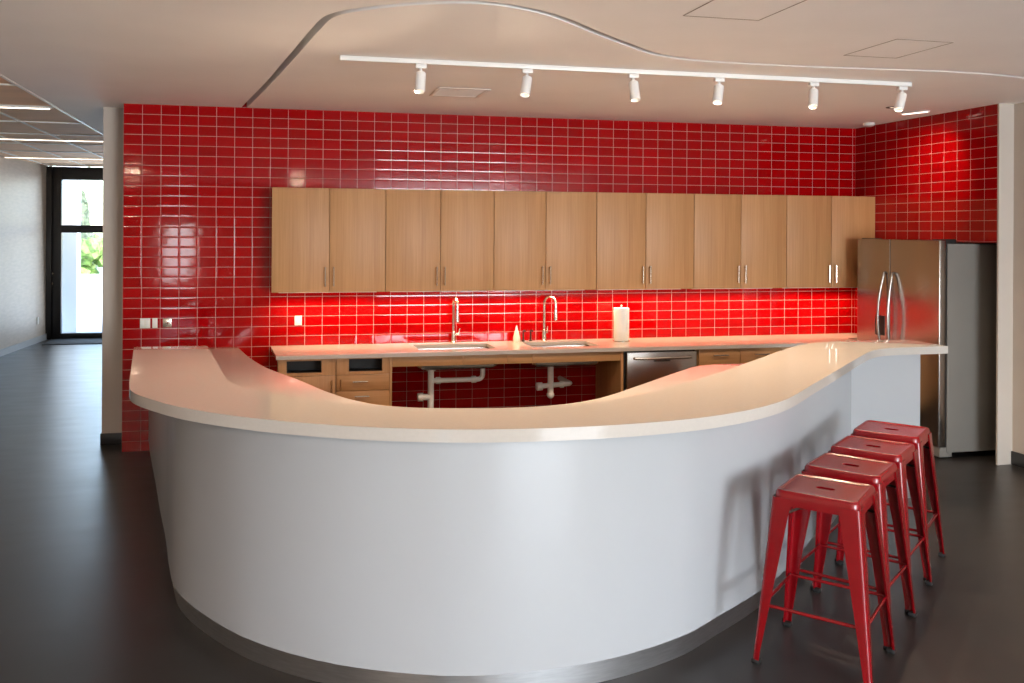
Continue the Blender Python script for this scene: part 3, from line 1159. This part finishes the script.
heads = [(2.125, (1.0, -3.3, 0.9), 'first white track spotlight from the left end'),
         (2.812, (2.5, -3.5, 0.9), 'second white track spotlight from the left'),
         (3.535, (3.40, -3.1, 0.9), 'third white track spotlight from the left'),
         (4.150, (3.9, -3.0, 0.9), 'third white track spotlight from the right'),
         (4.860, (4.5, -2.8, 0.9), 'second white track spotlight from the right'),
         (5.560, (7.02, -1.02, 2.33), 'last white track spotlight, nearest the refrigerator')]
tilt = [(-0.10, -0.25), (-0.22, -0.30), (0.0, -0.3), (-0.28, -0.3), (-0.24, -0.3), (-0.42, -0.2)]
hp = None
for i, (x, tgt, lab) in enumerate(heads):
    if hp is None:
        e = empty('track_spotlight', (x, -2.51, H - 0.031))
        bm = bmesh.new()
        box(bm, -0.034, 0.034, -0.016, 0.016, -0.026, 0, bev=0.003)
        obj('adapter', bm, 'white', e)
        bm = bmesh.new()
        tube(bm, [(0, 0, -0.026), (0, 0, -0.064)], 0.008, 10)
        obj('stem', bm, 'white', e)
        bm = bmesh.new()
        lathe(bm, [(0, 0), (0.028, 0), (0.032, -0.004), (0.033, -0.125), (0.030, -0.128), (0.028, -0.125), (0.026, -0.100), (0.0, -0.098)], seg=28)
        head = obj('lamp_head', bm, 'white', e)
        head.location = (0, 0, -0.052)
        bm = bmesh.new()
        lathe(bm, [(0.0, -0.099), (0.0255, -0.101), (0.0255, -0.103), (0, -0.104)], seg=24)
        obj('lens', bm, 'lens', head)
        hp = e
    else:
        e = dup(hp)
        e.location.x = x
    hd = [c for c in e.children if c.name.startswith('lamp_head')][0]
    # the head hangs from its stem and leans
    lean = Vector((tilt[i][0], tilt[i][1], -1)).normalized()
    hd.rotation_euler = (-lean).to_track_quat('Z', 'Y').to_euler()
    tag(e, lab, 'spotlight', 'track spotlights')
    src = Vector((x, -2.51, H - 0.083)) + lean * 0.14
    if i < 5:
        lamp('spot_beam', 'SPOT', src, 112 if i == 0 else 74, WARM, tgt, 0.03, spot=math.radians(168), blend=1.0)
    else:
        lamp('spot_beam', 'SPOT', src, 54, WARM, (5.2, -2.9, 1.0), 0.03, spot=math.radians(165), blend=1.0)

# linear recessed luminaire and detector near the right wall
e = empty('linear_light', (6.72, -1.22, H), math.radians(20))
bm = bmesh.new()
box(bm, -0.025, 0.025, -0.12, 0.12, -0.012, -0.001, bev=0.003)
obj('housing', bm, 'white', e)
bm = bmesh.new()
box(bm, -0.018, 0.018, -0.11, 0.11, -0.015, -0.0125, bev=0.001)
obj('diffuser', bm, 'linear', e)
tag(e, 'short glowing strip light on the ceiling near the side wall', 'ceiling light')
e = empty('recessed_downlight', (6.34, -1.42, H))
bm = bmesh.new()
lathe(bm, [(0.030, -0.001), (0.030, -0.006), (0.052, -0.006), (0.056, -0.001)], seg=28)
obj('trim_ring', bm, 'bronze', e)
bm = bmesh.new()
lathe(bm, [(0, -0.003), (0.028, -0.003), (0.028, -0.001), (0, -0.001)], seg=20)
obj('lens', bm, 'lens', e)
tag(e, 'small dark-rimmed recessed downlight on the ceiling beside the glowing strip', 'ceiling light')
lamp('wall_wash', 'SPOT', (6.34, -1.42, 2.935), 42, WARM, (7.02, -1.05, 2.36), 0.02, spot=math.radians(72), blend=1.0)
e = empty('smoke_detector', (6.86, -0.42, H))
bm = bmesh.new()
lathe(bm, [(0, -0.035), (0.03, -0.035), (0.05, -0.025), (0.055, -0.004), (0.055, -0.001), (0, -0.001)], seg=28)
obj('cover', bm, 'plastic', e)
tag(e, 'small round white detector on the ceiling in the tiled corner', 'detector')
e = empty('ceiling_vent', (2.625, -1.30, H))
bm = bmesh.new()
for a in (-1, 1):
    box(bm, a * 0.185 - 0.015, a * 0.185 + 0.015, -0.20, 0.20, -0.008, -0.001, bev=0.002)
    box(bm, -0.17, 0.17, a * 0.185 - 0.015, a * 0.185 + 0.015, -0.008, -0.001, bev=0.002)
obj('frame', bm, 'vent', e)
bm = bmesh.new()
for k in range(9):
    yy = -0.15 + k * 0.0375
    box(bm, -0.17, 0.17, yy - 0.012, yy + 0.012, -0.005, -0.002)
obj('louvre', bm, 'vent', e)
tag(e, 'square painted air vent in the ceiling behind the track', 'vent')


def hatch(x0, x1, y0, y1, lab):
    e = empty('access_hatch', ((x0 + x1) / 2, (y0 + y1) / 2, H))
    hx, hy = (x1 - x0) / 2, (y1 - y0) / 2
    bm = bmesh.new()
    box(bm, -hx + 0.006, hx - 0.006, -hy + 0.006, hy - 0.006, -0.0015, -0.0005)
    obj('panel', bm, 'ceil', e)
    bm = bmesh.new()
    for s in (-1, 1):
        box(bm, s * hx - 0.002, s * hx + 0.002, -hy, hy, -0.0025, -0.0005)
        box(bm, -hx, hx, s * hy - 0.003, s * hy + 0.003, -0.0025, -0.0005)
    obj('gap_trim', bm, 'hatchgap', e)
    tag(e, lab, 'hatch')


hatch(3.19, 3.60, -4.50, -3.93, 'square access hatch in the ceiling at the top edge of the view')
hatch(4.56, 4.92, -3.72, -3.26, 'square access hatch in the ceiling nearer the right wall')


# ------------------------------------------------------------------ stools
def rring(bm, h, z, r, n=7):
    out = []
    for sx, sy, a0 in ((1, 1, 0), (-1, 1, 90), (-1, -1, 180), (1, -1, 270)):
        for k in range(n):
            an = math.radians(a0 + k * 90 / (n - 1))
            out.append(bm.verts.new((sx * (h - r) + r * math.cos(an), sy * (h - r) + r * math.sin(an), z)))
    return out


def slotring(bm, hx, hy, z, n=7):
    out = []
    r = hy * 0.98
    for sx, sy, a0 in ((1, 1, 0), (-1, 1, 90), (-1, -1, 180), (1, -1, 270)):
        for k in range(n):
            an = math.radians(a0 + k * 90 / (n - 1))
            out.append(bm.verts.new((sx * (hx - r) + r * math.cos(an), sy * (hy - r) + r * math.sin(an), z)))
    return out


SH = 0.757


def make_stool():
    e = empty('metal_stool', (0, 0, 0))
    bm = bmesh.new()
    rs = [rring(bm, 0.179, SH - 0.062, 0.04), rring(bm, 0.177, SH - 0.03, 0.038), rring(bm, 0.175, SH - 0.012, 0.036), rring(bm, 0.170, SH - 0.002, 0.034),
          rring(bm, 0.163, SH, 0.030), rring(bm, 0.155, SH - 0.001, 0.028), rring(bm, 0.150, SH - 0.005, 0.026), rring(bm, 0.10, SH - 0.0065, 0.03),
          slotring(bm, 0.040, 0.019, SH - 0.0065), slotring(bm, 0.040, 0.019, SH - 0.012),
          rring(bm, 0.10, SH - 0.012, 0.03), rring(bm, 0.167, SH - 0.012, 0.034), rring(bm, 0.172, SH - 0.03, 0.036), rring(bm, 0.176, SH - 0.062, 0.038)]
    rs.append(rs[0])
    for p, q in zip(rs, rs[1:]):
        for k in range(len(p)):
            bm.faces.new((p[k], p[(k + 1) % len(p)], q[(k + 1) % len(p)], q[k]))
    so = obj('seat', bm, 'stool', e, angle=50)
    wm = so.modifiers.new('weighted', 'WEIGHTED_NORMAL')
    wm.keep_sharp = True
    wm.weight = 100
    TOPZ, FT = SH - 0.030, 0.246
    zs = [TOPZ, TOPZ - 0.06, TOPZ - 0.13, 0.42, 0.22, 0.06, 0.018]

    def corner(z):
        return 0.1815 + (FT - 0.1815) * ((TOPZ - z) / TOPZ)

    def flange(z):
        t_ = (TOPZ - z) / TOPZ
        return 0.086 - 0.050 * min(1, t_ * 1.08) - 0.006 * t_
    for sx in (-1, 1):
        for sy in (-1, 1):
            bm = bmesh.new()
            rings = []
            for z in zs:
                c, fl, r, th = corner(z), flange(z), 0.016, 0.004
                prof = [(-fl, 0)]
                for k in range(6):
                    an = PI / 2 - k * PI / 10
                    prof.append((-r + r * math.cos(an), -r + r * math.sin(an)))
                prof.append((0, -fl))
                prof.append((-th * 2.2, -fl + 0.002))
                prof.append((-th, -fl * 0.6))
                for k in range(4):
                    an = k * PI / 6
                    prof.append((-r + (r - th) * math.cos(an), -r + (r - th) * math.sin(an)))
                prof.append((-fl * 0.6, -th))
                prof.append((-fl + 0.002, -th * 2.2))
                rings.append([bm.verts.new((sx * (c + px), sy * (c + py), z)) for px, py in prof])
            nn = len(rings[0])
            for a, b_ in zip(rings, rings[1:]):
                for k in range(nn):
                    bm.faces.new((a[k], a[(k + 1) % nn], b_[(k + 1) % nn], b_[k]))
            bm.faces.new(rings[0])
            bm.faces.new(rings[-1][::-1])
            lg = obj('leg', bm, 'stool', e, angle=40)
            bm = bmesh.new()
            c = corner(0.01)
            xa, ya = sx * (c - 0.034), sy * (c - 0.034)
            box(bm, min(xa, sx * (c + 0.002)), max(xa, sx * (c + 0.002)), min(ya, sy * (c + 0.002)), max(ya, sy * (c + 0.002)), 0.0, 0.0195, bev=0.005)
            ft = obj('rubber_foot', bm, 'rubber', lg)
    # cross bars between neighbouring legs
    zb = 0.255
    c = corner(zb) - 0.014
    for (p, q) in (((-1, -1), (1, -1)), ((1, -1), (1, 1)), ((1, 1), (-1, 1)), ((-1, 1), (-1, -1))):
        bm = bmesh.new()
        tube(bm, [(p[0] * c, p[1] * c, zb), (q[0] * c, q[1] * c, zb)], 0.0075, 10)
        obj('cross_bar', bm, 'stool', e)
    bm = bmesh.new()
    c = corner(0.63) - 0.012
    for s in (-1, 1):
        pts = [(-c, -c * s, 0.63), (-c * 0.5, -c * 0.5 * s, 0.668), (0, 0, 0.675 - (0.01 if s > 0 else 0)), (c * 0.5, c * 0.5 * s, 0.668), (c, c * s, 0.63)]
        tube(bm, pts, 0.006, 8)
    obj('under_brace', bm, 'bronze', e)
    return e


st = make_stool()
# seat centres read off the floor plan
ST = [((3.630, -4.455), -48.5, 'glossy red metal stool nearest the camera'),
      ((3.995, -4.125), -51.5, 'second nearest of the four red metal stools'),
      ((4.360, -3.805), -51, 'third nearest of the four red metal stools'),
      ((4.735, -3.470), -49.5, 'farthest of the four red metal stools, closest to the refrigerator')]
for i, ((x, y), a, lab) in enumerate(ST):
    o = st if i == 0 else dup(st)
    o.location = (x, y, 0)
    o.rotation_euler = (0, 0, math.radians(a))
    tag(o, lab, 'stool', 'red metal stools lined up at the bar')
